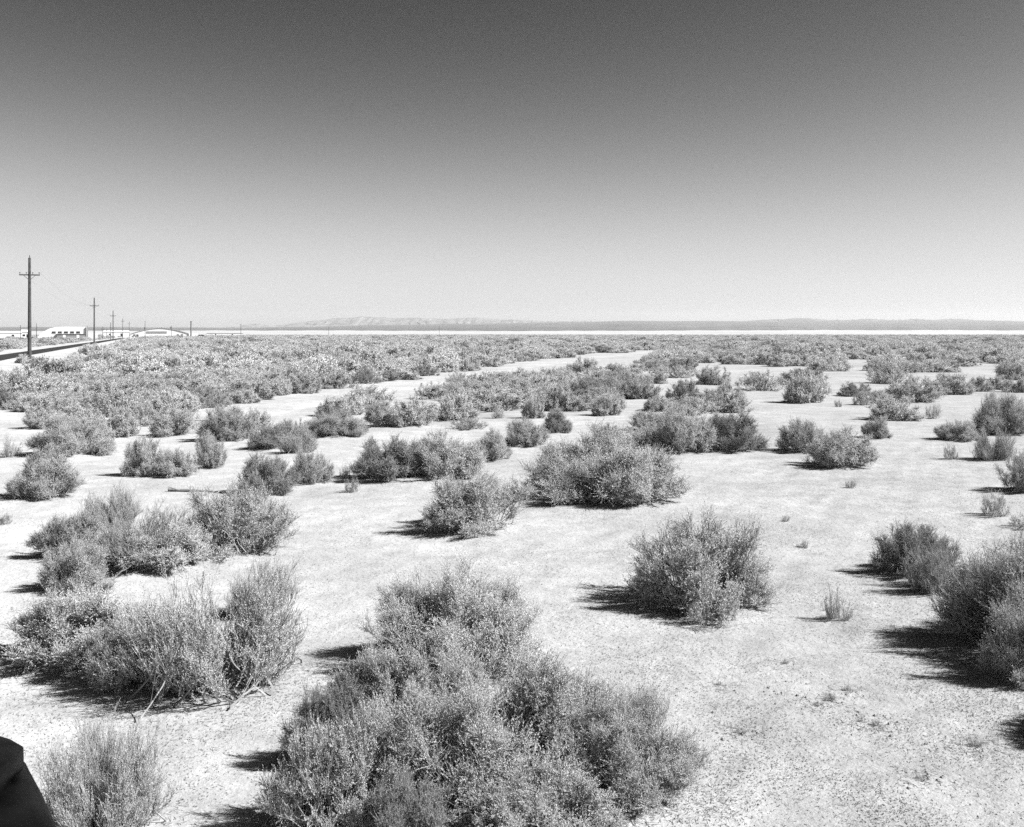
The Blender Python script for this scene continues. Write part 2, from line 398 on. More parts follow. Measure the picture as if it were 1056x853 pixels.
# ------------------------------------------------------------------ shrubs read off the photograph: x0, x1, top, bottom, style, label
Z = None
EXPL = [
 # --- nearest
 (352, 640, 684, 858, 'big', 'large leafy grey shrub at the bottom centre, crown sloping down to the right'),
 (560, 735, 716, 842, 'big', 'wide low shrub forming the right tail of the bottom clump beside open sand'),
 (276, 420, 735, 880, 'med', 'dark twiggy shrub throwing ragged shadows at the left end of the bottom clump'),
 (372, 470, 800, 905, 'med', 'bright rounded shrub cut by the bottom edge, in front of the large leafy shrub'),
 (478, 640, 802, 915, 'med', 'pale spreading shrub cut by the bottom edge, right of the bright rounded one'),
 (372, 560, 584, 708, 'big', 'tall rounded shrub directly behind the large bottom clump, shadow on its left'),
 (345, 452, 664, 752, 'med', 'shorter shrub squeezed between the tall rounded shrub and the bottom clump'),
 (500, 566, 640, 690, 'small', 'small tuft on the right shoulder of the shrub behind the bottom clump'),
 (136, 326, 588, 730, 'airy', 'big open shrub with bare pale branches showing at lower left'),
 (236, 300, 578, 640, 'airy', 'feathery pale shrub tip rising behind the big open shrub with bare branches'),
 (6, 158, 606, 697, 'med', 'dark low shrub joined to the left side of the big open branchy shrub'),
 (44, 172, 748, 880, 'airy', 'pale see-through shrub beside the black vehicle at lower left'),
 (66, 150, 742, 862, 'airy', 'front shoots of pale see-through brush right beside the black vehicle'),
 (17, 29, 365, 375, 'far', 'small tuft on the sand left of the foot of the nearest utility pole'),
 (31, 41, 367, 375, 'far', 'small tuft on the sand right of the foot of the nearest utility pole'),
 (92, 178, 634, 716, 'med', 'low dark shrub wedged between the dark low left shrub and the big open branchy one'),
 (122, 216, 540, 593, 'med', 'low shrub at the front foot of the left clump, below the twiggy middle shrub'),
 (530, 648, 692, 800, 'med', 'rounded shoulder shrub between the large leafy shrub and the right tail of the bottom clump'),
 (296, 384, 700, 800, 'med', 'upper left shoulder shrub of the bottom clump, beside the black ragged shadows'),
 (936, 1008, 560, 616, 'airy', 'pale twigs between the fan shaped shrub and the tall dark one at right'),
 (470, 540, 400, 424, 'mid', None), (600, 640, 398, 416, 'mid', None), (690, 740, 408, 428, 'mid', None), (330, 372, 408, 430, 'mid', None), (566, 612, 404, 424, 'mid', None),
 (42, 118, 556, 614, 'med', 'small round shrub with a short shadow, above the dark low left shrub'),
 (34, 108, 528, 582, 'med', 'low dark shrub spreading left of the twiggy clump near the left edge'),
 (82, 140, 500, 548, 'airy', 'thin shrub poking up behind the twiggy clump near the left edge'),
 (88, 200, 520, 592, 'airy', 'twiggy middle shrub of the left clump, with dark gaps at its foot'),
 (192, 303, 499, 578, 'med', 'full domed shrub at the right end of the left clump'),
 (12, 86, 466, 517, 'med', 'domed shrub near the left edge with a long thin shadow to its left'),
 (0, 22, 446, 473, 'small', 'small pale shrub at the left edge with a dark shadow under it'),
 (-12, 12, 526, 543, 'small', 'little tuft cut by the left edge of the picture'),
 (432, 546, 485, 553, 'med', 'shrub standing alone left of centre with a black shadow spilling to its left'),
 (520, 556, 488, 518, 'small', 'small pale shrub just behind the lone shrub left of centre'),
 (546, 707, 441, 522, 'big', 'broad dense shrub at the centre, widest of those on the middle sand'),
 (612, 700, 472, 524, 'med', 'low front lobe shrub hugging the foot of the broad central shrub'),
 (651, 788, 531, 632, 'med', 'round shrub alone on the sand right of centre, ragged shadow on its left'),
 (702, 768, 588, 648, 'small', 'low tuft at the front right foot of the round lone shrub'),
 (905, 984, 540, 597, 'med', 'fan shaped shrub at right leaning left over a long black shadow'),
 (976, 1196, 553, 694, 'big', 'tall dark shrub cut by the right edge above the widest black shadow'),
 (1018, 1120, 616, 712, 'med', 'dark shrub in front of the tall one at the right edge'),
 (1064, 1180, 690, 772, 'med', 'shrub past the lower right edge whose shadow tip falls in view'),
 (848, 878, 600, 640, 'small', 'spindly little shrub alone on open sand with a thin shadow'),
 (1011, 1044, 503, 534, 'small', 'small shrub near the right edge with a dark shadow to its left'),
 (1032, 1086, 466, 510, 'med', 'dark shrub cut by the right edge below the fan of pale shrubs'),
 (1040, 1075, 528, 548, 'small', 'low flat shrub at the right edge above the tall dark one'),
 (805, 850, 432, 468, 'med', 'left hand shrub of the pair on the right sand, shadow at its left'),
 (832, 902, 442, 484, 'med', 'wider front shrub of the pair on the right sand'),
 (890, 917, 430, 453, 'med', 'dark little shrub behind the pair on the right sand'),
 (872, 884, 493, 504, 'small', 'tiny sprig below the pair of shrubs on the right sand'),
 (822, 834, 554, 564, 'small', 'tiny sprig on the sand between the round lone shrub and the fan shaped one'),
 (806, 815, 531, 538, 'small', 'tiny sprig on the sand right of the round lone shrub'),
 (676, 732, 420, 469, 'med', 'left half of the double shrub above the round lone shrub'),
 (718, 785, 424, 468, 'med', 'right half of the double shrub above the round lone shrub'),
 (650, 688, 423, 446, 'med', 'dark shrub at the upper left of the double shrub'),
 (364, 440, 450, 497, 'med', 'left half of the long low shrub left of centre'),
 (418, 498, 446, 497, 'med', 'right half of the long low shrub left of centre'),
 (488, 528, 443, 476, 'med', 'pale shrub between the long low shrub and the broad central shrub'),
 (348, 364, 476, 494, 'small', 'small dark tuft at the left foot of the long low shrub'),
 (354, 373, 490, 508, 'small', 'little dry tuft on the sand below the long low shrub'),
 (298, 342, 463, 500, 'med', 'right member of the joined pair on the sand left of the long low shrub'),
 (249, 304, 468, 510, 'med', 'left member of the joined pair on the sand, darkest at its foot'),
 (126, 170, 450, 493, 'med', 'pale shrub with a thin curved shadow, above the left clump'),
 (160, 204, 462, 494, 'med', 'dark shrub leaning against the pale one above the left clump'),
 (198, 232, 446, 484, 'med', 'small dark shrub behind the gap on the left sand'),
 (34, 112, 428, 473, 'med', 'wide dark shrub behind the domed one near the left edge'),
 (1004, 1064, 405, 450, 'big', 'large shrub at the right edge with shadow across the sand at its left'),
 (1005, 1043, 441, 476, 'airy', 'pale shrub below the large one at the right edge'),
 (968, 1007, 433, 455, 'med', 'low dark shrub left of the pale one at the right edge'),
 (973, 989, 455, 474, 'small', 'thin dry sprig left of the pale shrub at the right edge'),
 (898, 944, 408, 434, 'med', 'shrub with two lobes on the right sand, left of the upright one'),
 (954, 972, 413, 432, 'small', 'small upright shrub right of the two lobed shrub'),
 (811, 852, 385, 416, 'med', 'lobed shrub on the open sand right of the pale band, black shadow at its left'),
 (723, 776, 397, 425, 'med', 'rounded double crowned shrub left of the open sand'),
 (687, 724, 391, 417, 'med', 'rounded shrub left of the double crowned one'),
 (719, 751, 377, 397, 'mid', 'dark rounded shrub standing on bare sand, right of the brush belt'),
 (761, 808, 381, 403, 'mid', 'dark shrub at the left end of the row behind the lobed shrub'),
 (806, 851, 380, 397, 'mid', 'pale shrub at the right end of the row behind the lobed shrub'),
 (661, 693, 409, 425, 'mid', Z), (740, 755, 395, 405, 'mid', Z), (640, 673, 383, 411, 'mid', Z),
 (896, 938, 371, 396, 'mid', Z), (955, 999, 385, 407, 'mid', Z), (914, 968, 389, 415, 'mid', Z), (998, 1024, 388, 404, 'mid', Z),
 (866, 897, 394, 409, 'mid', Z), (880, 900, 402, 418, 'mid', Z), (896, 918, 402, 416, 'mid', Z), (833, 850, 359, 370, 'far', Z),
 (849, 876, 365, 383, 'mid', Z), (834, 854, 371, 382, 'far', Z), (945, 978, 372, 384, 'far', Z), (978, 1010, 366, 378, 'far', Z),
 (1030, 1062, 368, 392, 'mid', Z), (1018, 1040, 388, 402, 'mid', Z), (1036, 1066, 388, 405, 'mid', Z), (932, 952, 364, 374, 'far', Z),
 (848, 866, 714, 726, 'small', 'tiny dark dry tuft, one of several scattered over the lower right sand'),
 (868, 882, 704, 713, 'small', 'tiny dark dry tuft, one of several scattered over the lower right sand'),
 (838, 850, 722, 730, 'small', 'tiny dark dry tuft, one of several scattered over the lower right sand'),
 (898, 912, 740, 750, 'small', 'tiny dark dry tuft, one of several scattered over the lower right sand'),
 (756, 770, 748, 758, 'small', 'tiny dark dry tuft, one of several scattered over the lower right sand'),
 (884, 892, 738, 745, 'small', 'tiny dark dry tuft, one of several scattered over the lower right sand'),
 (944, 958, 796, 806, 'small', 'tiny dark dry tuft, one of several scattered over the lower right sand'),
 (806, 816, 676, 683, 'small', 'tiny dark dry tuft, one of several scattered over the lower right sand'),
 (1000, 1014, 760, 770, 'small', 'tiny dark dry tuft, one of several scattered over the lower right sand'),
 (738, 748, 700, 707, 'small', 'tiny dark dry tuft, one of several scattered over the lower right sand'),
 (860, 869, 411, 420, 'small', 'tiny tuft on the sand left of the two lobed shrub'),
 (519, 562, 431, 462, 'med', Z), (556, 591, 422, 447, 'med', 'neat rounded shrub on the sand above the broad central shrub'),
 (506, 523, 414, 432, 'small', 'little round shrub alone in a small sandy gap at the centre'),
 (466, 502, 430, 444, 'mid', 'low flat dark shrub at the foot of the middle brush'),
 (611, 644, 406, 429, 'mid', 'dark tufted shrub at the sandy gap right of centre'),
 (615, 642, 437, 457, 'mid', Z), (640, 690, 440, 466, 'med', Z), (316, 378, 421, 452, 'med', 'wide lumpy shrub at the near end of the sandy track'),
 (352, 408, 395, 424, 'mid', Z), (374, 414, 414, 442, 'mid', Z), (406, 450, 409, 442, 'mid', Z), (444, 494, 405, 434, 'mid', Z),
 (429, 462, 394, 412, 'mid', Z), (456, 492, 392, 414, 'mid', Z), (488, 526, 392, 418, 'mid', Z), (524, 562, 396, 421, 'mid', Z),
 (556, 594, 396, 424, 'mid', Z), (588, 622, 388, 414, 'mid', Z), (612, 648, 386, 408, 'mid', Z), (585, 618, 369, 392, 'mid', Z),
 (540, 575, 385, 402, 'mid', Z), (500, 540, 383, 400, 'mid', Z), (560, 592, 378, 396, 'mid', Z), (620, 650, 374, 390, 'mid', Z),
 (647, 680, 394, 412, 'mid', Z), (663, 700, 408, 424, 'mid', Z), (640, 664, 384, 398, 'mid', Z), (664, 690, 380, 396, 'mid', Z),
 (690, 716, 376, 390, 'mid', Z), (540, 560, 410, 432, 'mid', Z), (300, 318, 432, 458, 'mid', Z),
 (476, 496, 367, 383, 'mid', Z), (447, 474, 370, 384, 'mid', Z), (515, 532, 366, 375, 'far', Z),
 (158, 204, 420, 451, 'med', 'dark hearted shrub at the front of the left brush'), (209, 262, 418, 457, 'med', 'broad dark shrub at the front of the left brush, beside the track'),
 (244, 282, 422, 452, 'mid', Z), (262, 314, 434, 465, 'med', Z), (184, 236, 396, 421, 'mid', Z), (234, 286, 390, 413, 'mid', 'long shrub with black base on the far edge of the sandy track'),
 (278, 300, 388, 408, 'mid', Z), (298, 330, 384, 406, 'mid', 'shrub of upright tufts on the far edge of the sandy track'), (330, 362, 380, 401, 'mid', Z), (360, 392, 378, 396, 'mid', Z),
 (100, 138, 418, 452, 'mid', Z), (27, 62, 418, 443, 'mid', Z), (290, 330, 444, 470, 'airy', 'faint pale shrub behind the joined pair on the left sand'),
 (60, 104, 416, 440, 'mid', Z), (132, 164, 414, 440, 'mid', Z),
]

def zone_label(x, y, X, d):
    if x < 330 and y < 440 and d < 75: return ('grey shrub of the dense brush on the left flats, in front of the poles', 'shrubs of the dense brush on the left')
    if x >= 700: return ('darker grey shrub of the brush belt beyond the open sand at right', 'shrubs of the brush belt at right')
    if x >= 360 and d < 100: return ('grey shrub of the thick brush on the near side of the sandy track', 'shrubs on the near side of the track')
    return ('small grey shrub of the distant brush beyond the sandy track', 'shrubs of the distant brush')

# track centre line (photograph pixels -> ground)
RUTS = [px_ground(*p) for p in [(330, 650), (470, 610), (590, 580), (700, 545), (800, 510), (890, 470), (960, 440), (1010, 415)]]
TRACK = [px_ground(*p) for p in [(720, 358.5), (690, 361), (659, 363.8), (600, 370), (540, 377.5), (480, 386.5), (425, 396.5), (375, 404.5), (325, 412), (270, 423), (225, 436)]]
def track_dist(X, Y):
    best = np.full(np.shape(X), 1e9); side = np.zeros(np.shape(X), bool)
    for (a, b) in zip(TRACK[:-1], TRACK[1:]):
        ax, ay = a; dx, dy = b[0] - ax, b[1] - ay
        t = np.clip(((X - ax) * dx + (Y - ay) * dy) / (dx * dx + dy * dy), 0, 1)
        q = np.hypot(X - ax - t * dx, Y - ay - t * dy)
        sd_ = dx * (Y - ay) - dy * (X - ax) > 0          # right of the track, towards the camera
        side = np.where(q < best, sd_, side); best = np.minimum(best, q)
    return best, side

# road axis, parallel to the pole line
RA, RB = np.array([-50.3, 101.0]), np.array([-97.7, 243.0])
RU = (RB - RA) / np.linalg.norm(RB - RA); RN = np.array([RU[1], -RU[0]])
def road_off(X, Y): return (X - RA[0]) * RN[0] + (Y - RA[1]) * RN[1]

placed = []
plan = []
for k, (x0, x1, yt, yb, st, lab) in enumerate(EXPL):
    r = 0.5
    for _ in range(8):
        dfront = HC * F / (yb - Y0)
        if dfront > 110: dfront = (HC - 0.55) / ((yb - Y0) / F - 0.005)
        d = dfront + 0.62 * r
        r = (x1 - x0) / 2 * d / F
    z0 = float(base_z(0, d))
    h = HC - (yt - Y0) * d / F - z0
    h = max(h, 0.45 * r) if st != 'small' else max(h, 0.04 if (x1 - x0 < 20 and yb > 660) else 0.12)
    X = ((x0 + x1) / 2 - 528) * d / F
    plan.append([X, d, r, h, st, lab, (x0 + x1) / 2, yb])
    if d > 25 and st != 'small': r *= 1.08
    plan[-1][2] = r
    placed.append((X, d, r))
    if d < 36: MOUNDS.append((X, d, r * 0.95, min(0.09, 0.07 * r)))

for i, (X, d, r, h, st, lab, px, py) in enumerate(plan):
    if st == 'med' and d > 34: st = 'mid'
    if st == 'big' and d > 40: st = 'mid'
    if st == 'mid' and d > 75: st = 'far'
    if st in ('med', 'big') and r > 0.95: st = 'big'
    keys = [k for k in ARCH if k[0] == st]
    key = keys[(i * 7 + 3) % len(keys)]
    e = ARCH[key]['ext']
    g = None
    if lab is None: lab, g = zone_label(px, py, X, d)
    elif lab.startswith('tiny dark dry tuft'): g = 'tiny tufts on the lower right sand'
    elif d < 40: g = 'shrubs standing on the open sand'
    dr = random.uniform(0.85, 1.05)
    z = float(ground_z(X, d))
    rz = random.uniform(0, 6.28)
    s = (e[0] + e[1]) / 2
    add_shrub(key, (X, d, z - 0.01), rz, r / s * random.uniform(0.97, 1.06), r / s * dr, max(h - (z - float(base_z(X, d))), 0.05) / e[2], lab, g)

# ------------------------------------------------------------------ the rest of the brush
def zone_ok(x, y, X, Y):
    """may an unlisted shrub stand at this ground point (photograph pixel x, y)?"""
    ok = np.zeros(len(x), bool)
    ok |= (x < 330) & (y < 428)
    ok |= (x < 60) & (x > -200) & (y < 418)
    ok |= (x >= 330) & (x < 650) & (y < 396 + 16 * (x > 370))
    ok |= (x >= 640) & (x < 860) & (y < 378 + (x < 720) * 8)
    ok |= (x >= 860) & (y < 385) & ~((x < 905) & (y > 371))
    ok &= ~((x < 50) & (y > 424))
    return ok

cand = []
# dense front part
def scatter(y0, y1, dens, rmean):
    xw = 0.53 * y1 + 14
    n = int(2 * xw * (y1 - y0) * dens)
    X = RNG.uniform(-xw, xw, n); Y = RNG.uniform(y0, y1, n)
    keep = np.abs(X) < 0.53 * Y + 10
    X, Y = X[keep], Y[keep]
    zz = base_z(X, Y)
    px = 528 + X * F / Y; py = Y0 + (HC - zz) * F / Y
    keep = zone_ok(px, py, X, Y)
    td, near_side = track_dist(X, Y)
    keep &= (td > 2.1 + 0.9 * vnoise(X, Y, 0.4, 12)) & ~(near_side & (td < np.where(Y > 65, 6.8, 4.2)))
    ro = road_off(X, Y)
    keep &= ~((ro > -5.5) & (ro < 9.0 + 1.2 * vnoise(X, Y, 0.3, 8)))
    keep &= ~((ro <= -5.5) & (RNG.random(len(X)) < 0.6))     # sparse beyond the road
    cl = vnoise(X, Y, 0.20, 5) + 0.8 * vnoise(X, Y, 0.55, 6)
    keep &= ((cl + RNG.normal(size=len(X)) * 0.25 > -0.45) | ((px < 350) & (Y < 95) & (RNG.random(len(X)) < 0.85)))
    X, Y = X[keep], Y[keep]
    r = np.clip(RNG.lognormal(math.log(rmean), 0.33, len(X)), 0.3, 1.8)
    return np.stack([X, Y, r], axis=1)

pts = np.concatenate([scatter(36, 70, 0.95, 0.78), scatter(70, 150, 0.50, 0.88), scatter(150, 300, 0.24, 0.95),
                      scatter(300, 600, 0.12, 1.0), scatter(600, LAKE_Y, 0.05, 1.1)])
# keep clear of the listed shrubs, and of each other in front
pl = np.array(placed)
dmin = np.full(len(pts), 9.0)
for (X, Y, r) in pl:
    dmin = np.minimum(dmin, np.hypot(pts[:, 0] - X, pts[:, 1] - Y) - 0.75 * (r + pts[:, 2]))
pts = pts[dmin > 0]
pts = pts[np.argsort(pts[:, 1])]
near = pts[:2500]; kept = []
for p in near:
    if all((p[0] - q[0]) ** 2 + (p[1] - q[1]) ** 2 > (0.55 * (p[2] + q[2])) ** 2 for q in kept): kept.append(p)
pts = np.concatenate([np.array(kept), pts[2500:]])
inview = np.abs(pts[:, 0]) < 0.485 * pts[:, 1]
first = np.where(inview)[0][:max(0, 296 - len(plan))]
sel = np.zeros(len(pts), bool); sel[first] = True
far_keys = [k for k in ARCH if k[0] == 'far']; mid_keys = [k for k in ARCH if k[0] == 'mid']
SRC = {}
for j, (X, Y, r) in enumerate(pts[sel]):
    key = (mid_keys if Y < 62 else far_keys)[j % (5 if Y < 62 else 6)]
    e = ARCH[key]['ext']; s = (e[0] + e[1]) / 2
    lab, g = zone_label(528 + X * F / Y, 0, X, Y)
    h = r * random.uniform(0.7, 1.0)
    add_shrub(key, (X, Y, float(ground_z(X, Y)) - 0.01), random.uniform(0, 6.28), r / s, r / s * random.uniform(0.85, 1.1), h / e[2], lab, g)
for o in scene.objects:
    if o.type == 'MESH' and o.parent is None:
        for k in far_keys:
            if o.data == ARCH[k]['one'] and k not in SRC: SRC[k] = o
for j, k in enumerate(far_keys):
    if k not in SRC:
        for o in scene.objects:
            if o.type == 'MESH' and o.parent is None and o.data == ARCH[mid_keys[j % 5]]['one']: SRC[k] = o; break

rest = pts[~sel]
brush_me = bpy.data.meshes.new('distant_brush')
n = len(rest)
co = np.stack([rest[:, 0], rest[:, 1], base_z(rest[:, 0], rest[:, 1]) - 0.02], axis=1).astype(np.float32)
brush_me.vertices.add(n); brush_me.vertices.foreach_set('co', co.ravel())
a = brush_me.attributes.new('srad', 'FLOAT', 'POINT'); a.data.foreach_set('value', rest[:, 2].astype(np.float32))
a = brush_me.attributes.new('shgt', 'FLOAT', 'POINT'); a.data.foreach_set('value', (rest[:, 2] * RNG.uniform(0.6, 1.0, n) * np.where(rest[:, 1] > 140, 0.86, 1.05)).astype(np.float32))
a = brush_me.attributes.new('srot', 'FLOAT', 'POINT'); a.data.foreach_set('value', RNG.uniform(0, 6.28, n).astype(np.float32))
a = brush_me.attributes.new('kindno', 'INT', 'POINT'); a.data.foreach_set('value', RNG.integers(0, len(SRC), n).astype(np.int32))
brush_me.update()
brush = link(bpy.data.objects.new('distant_brush', brush_me))
tag(brush, 'mass of small grey desert brush covering the flats out to the white lakebed', 'brush', kind='stuff')
ng = bpy.data.node_groups.new('brush_scatter', 'GeometryNodeTree')
ng.interface.new_socket('Geometry', in_out='INPUT', socket_type='NodeSocketGeometry')
ng.interface.new_socket('Geometry', in_out='OUTPUT', socket_type='NodeSocketGeometry')
gi = ng.nodes.new('NodeGroupInput'); go = ng.nodes.new('NodeGroupOutput')
def attr(nm, ty='FLOAT'):
    x = ng.nodes.new('GeometryNodeInputNamedAttribute'); x.data_type = ty; x.inputs['Name'].default_value = nm
    return x.outputs['Attribute']
ra, ha, ta, ka = attr('srad'), attr('shgt'), attr('srot'), attr('kindno', 'INT')
rot = ng.nodes.new('ShaderNodeCombineXYZ'); ng.links.new(ta, rot.inputs[2])
jn = ng.nodes.new('GeometryNodeJoinGeometry')
for j, (k, src) in enumerate(sorted(SRC.items())):
    key = next(kk for kk in ARCH if ARCH[kk].get('one') == src.data)
    e = ARCH[key]['ext']; s = (e[0] + e[1]) / 2
    cmpn = ng.nodes.new('FunctionNodeCompare'); cmpn.data_type = 'INT'; cmpn.operation = 'EQUAL'
    ng.links.new(ka, cmpn.inputs['A'] if cmpn.inputs['A'].type == 'INT' else [x for x in cmpn.inputs if x.type == 'INT'][0])
    [x for x in cmpn.inputs if x.type == 'INT'][1].default_value = j
    oi = ng.nodes.new('GeometryNodeObjectInfo'); oi.inputs['Object'].default_value = src; oi.inputs['As Instance'].default_value = True
    sc = ng.nodes.new('ShaderNodeCombineXYZ')
    for q, (sock, dv) in enumerate(((ra, s), (ra, s), (ha, e[2]))):
        m = ng.nodes.new('ShaderNodeMath'); m.operation = 'DIVIDE'; m.inputs[1].default_value = dv
        ng.links.new(sock, m.inputs[0]); ng.links.new(m.outputs[0], sc.inputs[q])
    ip = ng.nodes.new('GeometryNodeInstanceOnPoints')
    ng.links.new(gi.outputs[0], ip.inputs['Points']); ng.links.new(cmpn.outputs[0], ip.inputs['Selection'])
    ng.links.new(oi.outputs['Geometry'], ip.inputs['Instance']); ng.links.new(sc.outputs[0], ip.inputs['Scale'])
    ng.links.new(rot.outputs[0], ip.inputs['Rotation'])
    ng.links.new(ip.outputs[0], jn.inputs[0])
ng.links.new(jn.outputs[0], go.inputs[0])
md = brush.modifiers.new('scatter', 'NODES'); md.node_group = ng

# ------------------------------------------------------------------ ground sheet (polar, finer in front)
fr = np.arange(-33, 33.01, 0.16)
bk = np.arange(35, 325.1, 2.5)
ang = np.radians(np.concatenate([fr, bk]))            # from +Y towards +X
rr = np.concatenate([np.geomspace(0.3, 4.5, 18)[:-1], np.geomspace(4.5, 60, 420)[:-1], np.geomspace(60, 12000, 130)])
A, RRR = np.meshgrid(ang, rr)
gx, gy = RRR * np.sin(A), RRR * np.cos(A)
gzv = ground_z(gx, gy)
na, nr = len(ang), len(rr)
V = np.stack([gx, gy, gzv], axis=-1).reshape(-1, 3)
i, j = np.meshgrid(np.arange(nr - 1), np.arange(na), indexing='ij')
j2 = (j + 1) % na
Q = np.stack([i * na + j, (i + 1) * na + j, (i + 1) * na + j2, i * na + j2], axis=-1).reshape(-1, 4)
V = np.concatenate([V, [[0, 0, float(ground_z(0.0, 0.0))]]]); c = len(V) - 1
jj = np.arange(na)
Tt = np.stack([np.full(na, c), jj, (jj + 1) % na], axis=-1)
ground = link(bpy.data.objects.new('ground', mesh_np('ground', V, [Q[:, ::-1], Tt[:, ::-1]], M_SAND, smooth=True)))
tag(ground, 'pale sandy desert floor', kind='structure')
# make sure normals point up
if ground.data.polygons[5000].normal.z < 0: ground.data.flip_normals()

def strip(name, pts, halfw, lift, mat, jit=0.0, seed=3):
    pts = np.array(pts); out = []
    seg = np.concatenate([[0], np.cumsum(np.hypot(*(pts[1:] - pts[:-1]).T))])
    s = np.arange(0, seg[-1], 0.8)
    cx, cy = np.interp(s, seg, pts[:, 0]), np.interp(s, seg, pts[:, 1])
    tx, ty = np.gradient(cx), np.gradient(cy); L = np.hypot(tx, ty); nx, ny = ty / L, -tx / L
    g = np.random.default_rng(seed)
    us = np.linspace(-1, 1, 9); VV = []
    wob = 1 + jit * vnoise(s, s * 0.3, 0.5, seed)
    for u in us:
        X, Y = cx + nx * u * halfw * wob, cy + ny * u * halfw * wob
        VV.append(np.stack([X, Y, ground_z(X, Y) + lift - (0.05 if abs(u) == 1 else 0)], axis=1))
    VV = np.stack(VV, axis=1); n, m, _ = VV.shape
    i, j = np.meshgrid(np.arange(n - 1), np.arange(m - 1), indexing='ij')
    q = np.stack([i * m + j, i * m + j + 1, (i + 1) * m + j + 1, (i + 1) * m + j], axis=-1).reshape(-1, 4)
    o = link(bpy.data.objects.new(name, mesh_np(name, VV.reshape(-1, 3), [q], mat, smooth=True)))
    if o.data.polygons[10].normal.z < 0: o.data.flip_normals()
    return tag(o, kind='structure')

t_ = strip('dirt_track', TRACK, 1.5, 0.02, M_TRACK, jit=0.2); t_['label'] = 'bare sandy track curving through the brush'
rp = [tuple(RA + RU * s) for s in np.linspace(-190, 460, 60)]
sh = strip('road_shoulder', rp, 4.6, 0.05, M_TRACK, jit=0.06); sh['label'] = 'pale sandy shoulder of the asphalt road'
rd = strip('road', rp, 1.75, 0.12, M_ASPH); rd['label'] = 'narrow dark asphalt road'

# dry lake, far plain, hills
def fan(name, a0, a1, prof, mat, label, na=240):
    """sheet over bearings a0..a1 (degrees from +Y); prof(deg) -> list of (distance, z)"""
    V = []; m = None
    for t in np.linspace(a0, a1, na):
        p = prof(t); m = len(p)
        for (d, z) in p:
            V.append((d * math.tan(R(t)), d, z))
    i, j = np.meshgrid(np.arange(na - 1), np.arange(m - 1), indexing='ij')
    q = np.stack([i * m + j, (i + 1) * m + j, (i + 1) * m + j + 1, i * m + j + 1], axis=-1).reshape(-1, 4)
    o = link(bpy.data.objects.new(name, mesh_np(name, np.array(V), [q], mat, smooth=True)))
    if o.data.polygons[10].normal.z < 0: o.data.flip_normals()
    return tag(o, label, kind='structure')
GZ = float(base_z(0, 5000.0))
def bear(px): return math.degrees(math.atan((px - 528) / F))
fan('dry_lake', -42, 42, lambda t: [(LAKE_Y + 18 * math.sin(t * 1.7) + 14 * math.sin(t * 4.1) + s * 900, GZ + 0.15 if s else GZ + 0.05) for s in np.linspace(0, 8, 12)], M_LAKE, 'white dry lakebed across the horizon')
# horizon of the far plain in photograph rows
HPX = [-500, 0, 180, 260, 330, 420, 520, 640, 760, 1056, 1600]
HPY = [337.6, 337.4, 337.6, 337.8, 336.8, 335.0, 333.2, 331.4, 331.2, 331.2, 331.5]
SPX = [-500, 300, 480, 560, 640, 760, 1056, 1600]
SPY = [340.8, 340.9, 341.2, 341.0, 340.8, 340.6, 340.6, 340.6]
def far_prof(t):
    px = 528 + F * math.tan(R(t))
    ys = np.interp(px, SPX, SPY) + 0.12 * math.sin(px * 0.05) + 0.2 * math.sin(px * 0.011 + 1) + 0.12 * math.sin(px * 0.19)
    d0 = (HC - GZ - 0.4) * F / (ys - Y0)
    ztop = HC + (Y0 - np.interp(px, HPX, HPY)) * 8800 / F + 2.0 * math.sin(px * 0.021) + 1.2 * math.sin(px * 0.07)
    out = []
    for u in np.linspace(0, 1, 14):
        d = d0 + (8800 - d0) * u
        out.append((d, GZ + 0.3 + (ztop - GZ) * u ** 1.15))
    return out
fan('far_plain', -42, 42, far_prof, M_PLAIN, 'dark scrub plain rising beyond the lakebed', 300)

def ridge(name, pts, dist, depth, mat, label, rough, seed):
    """a range of hills: crest heights as photograph rows at pixel columns, real thickness"""
    xs = [p[0] for p in pts]; ys = [p[1] for p in pts]
    n = 180; rows = 12; V = []
    g = np.random.default_rng(seed)
    for k in range(n):
        px = xs[0] + (xs[-1] - xs[0]) * k / (n - 1)
        crest = HC + (Y0 - np.interp(px, xs, ys)) * dist / F
        for r in range(rows + 1):
            u = r / rows * 2 - 1                      # front foot .. crest .. back foot
            y = dist + u * depth
            s = (1 - abs(u)) ** 0.9
            X = (px - 528) * dist / F
            gull = rough * math.sin(px * 0.55 + 2.1 * math.sin(px * 0.13) + u * 2) * (1 - abs(u)) * abs(u) * 4
            z = GZ - 1 + (crest - GZ + 1) * s + gull + rough * 0.35 * g.normal() * (1 - abs(u))
            V.append((X + 60 * g.normal() * abs(u) * (1 - abs(u)), y, z))
    m = rows + 1
    i, j = np.meshgrid(np.arange(n - 1), np.arange(m - 1), indexing='ij')
    q = np.stack([i * m + j, (i + 1) * m + j, (i + 1) * m + j + 1, i * m + j + 1], axis=-1).reshape(-1, 4)
    o = link(bpy.data.objects.new(name, mesh_np(name, np.array(V), [q], mat)))
    if o.data.polygons[10].normal.z < 0: o.data.flip_normals()
    return tag(o, label, kind='structure')
ridge('hills', [(236, 338), (256, 336.2), (264, 333.6), (272, 335.4), (288, 336), (300, 334), (322, 331), (340, 329.2), (352, 327.5), (362, 328), (372, 326.6), (384, 327.5), (396, 327), (404, 328.6), (420, 327.6), (440, 328.2), (462, 329), (480, 327.8), (492, 327.6), (506, 329.4), (530, 329.8), (552, 331), (580, 331.6), (606, 331), (622, 332), (660, 334)],
      10300, 900, M_HILL, 'long pale mountain range on the horizon left of centre', 7, 4)
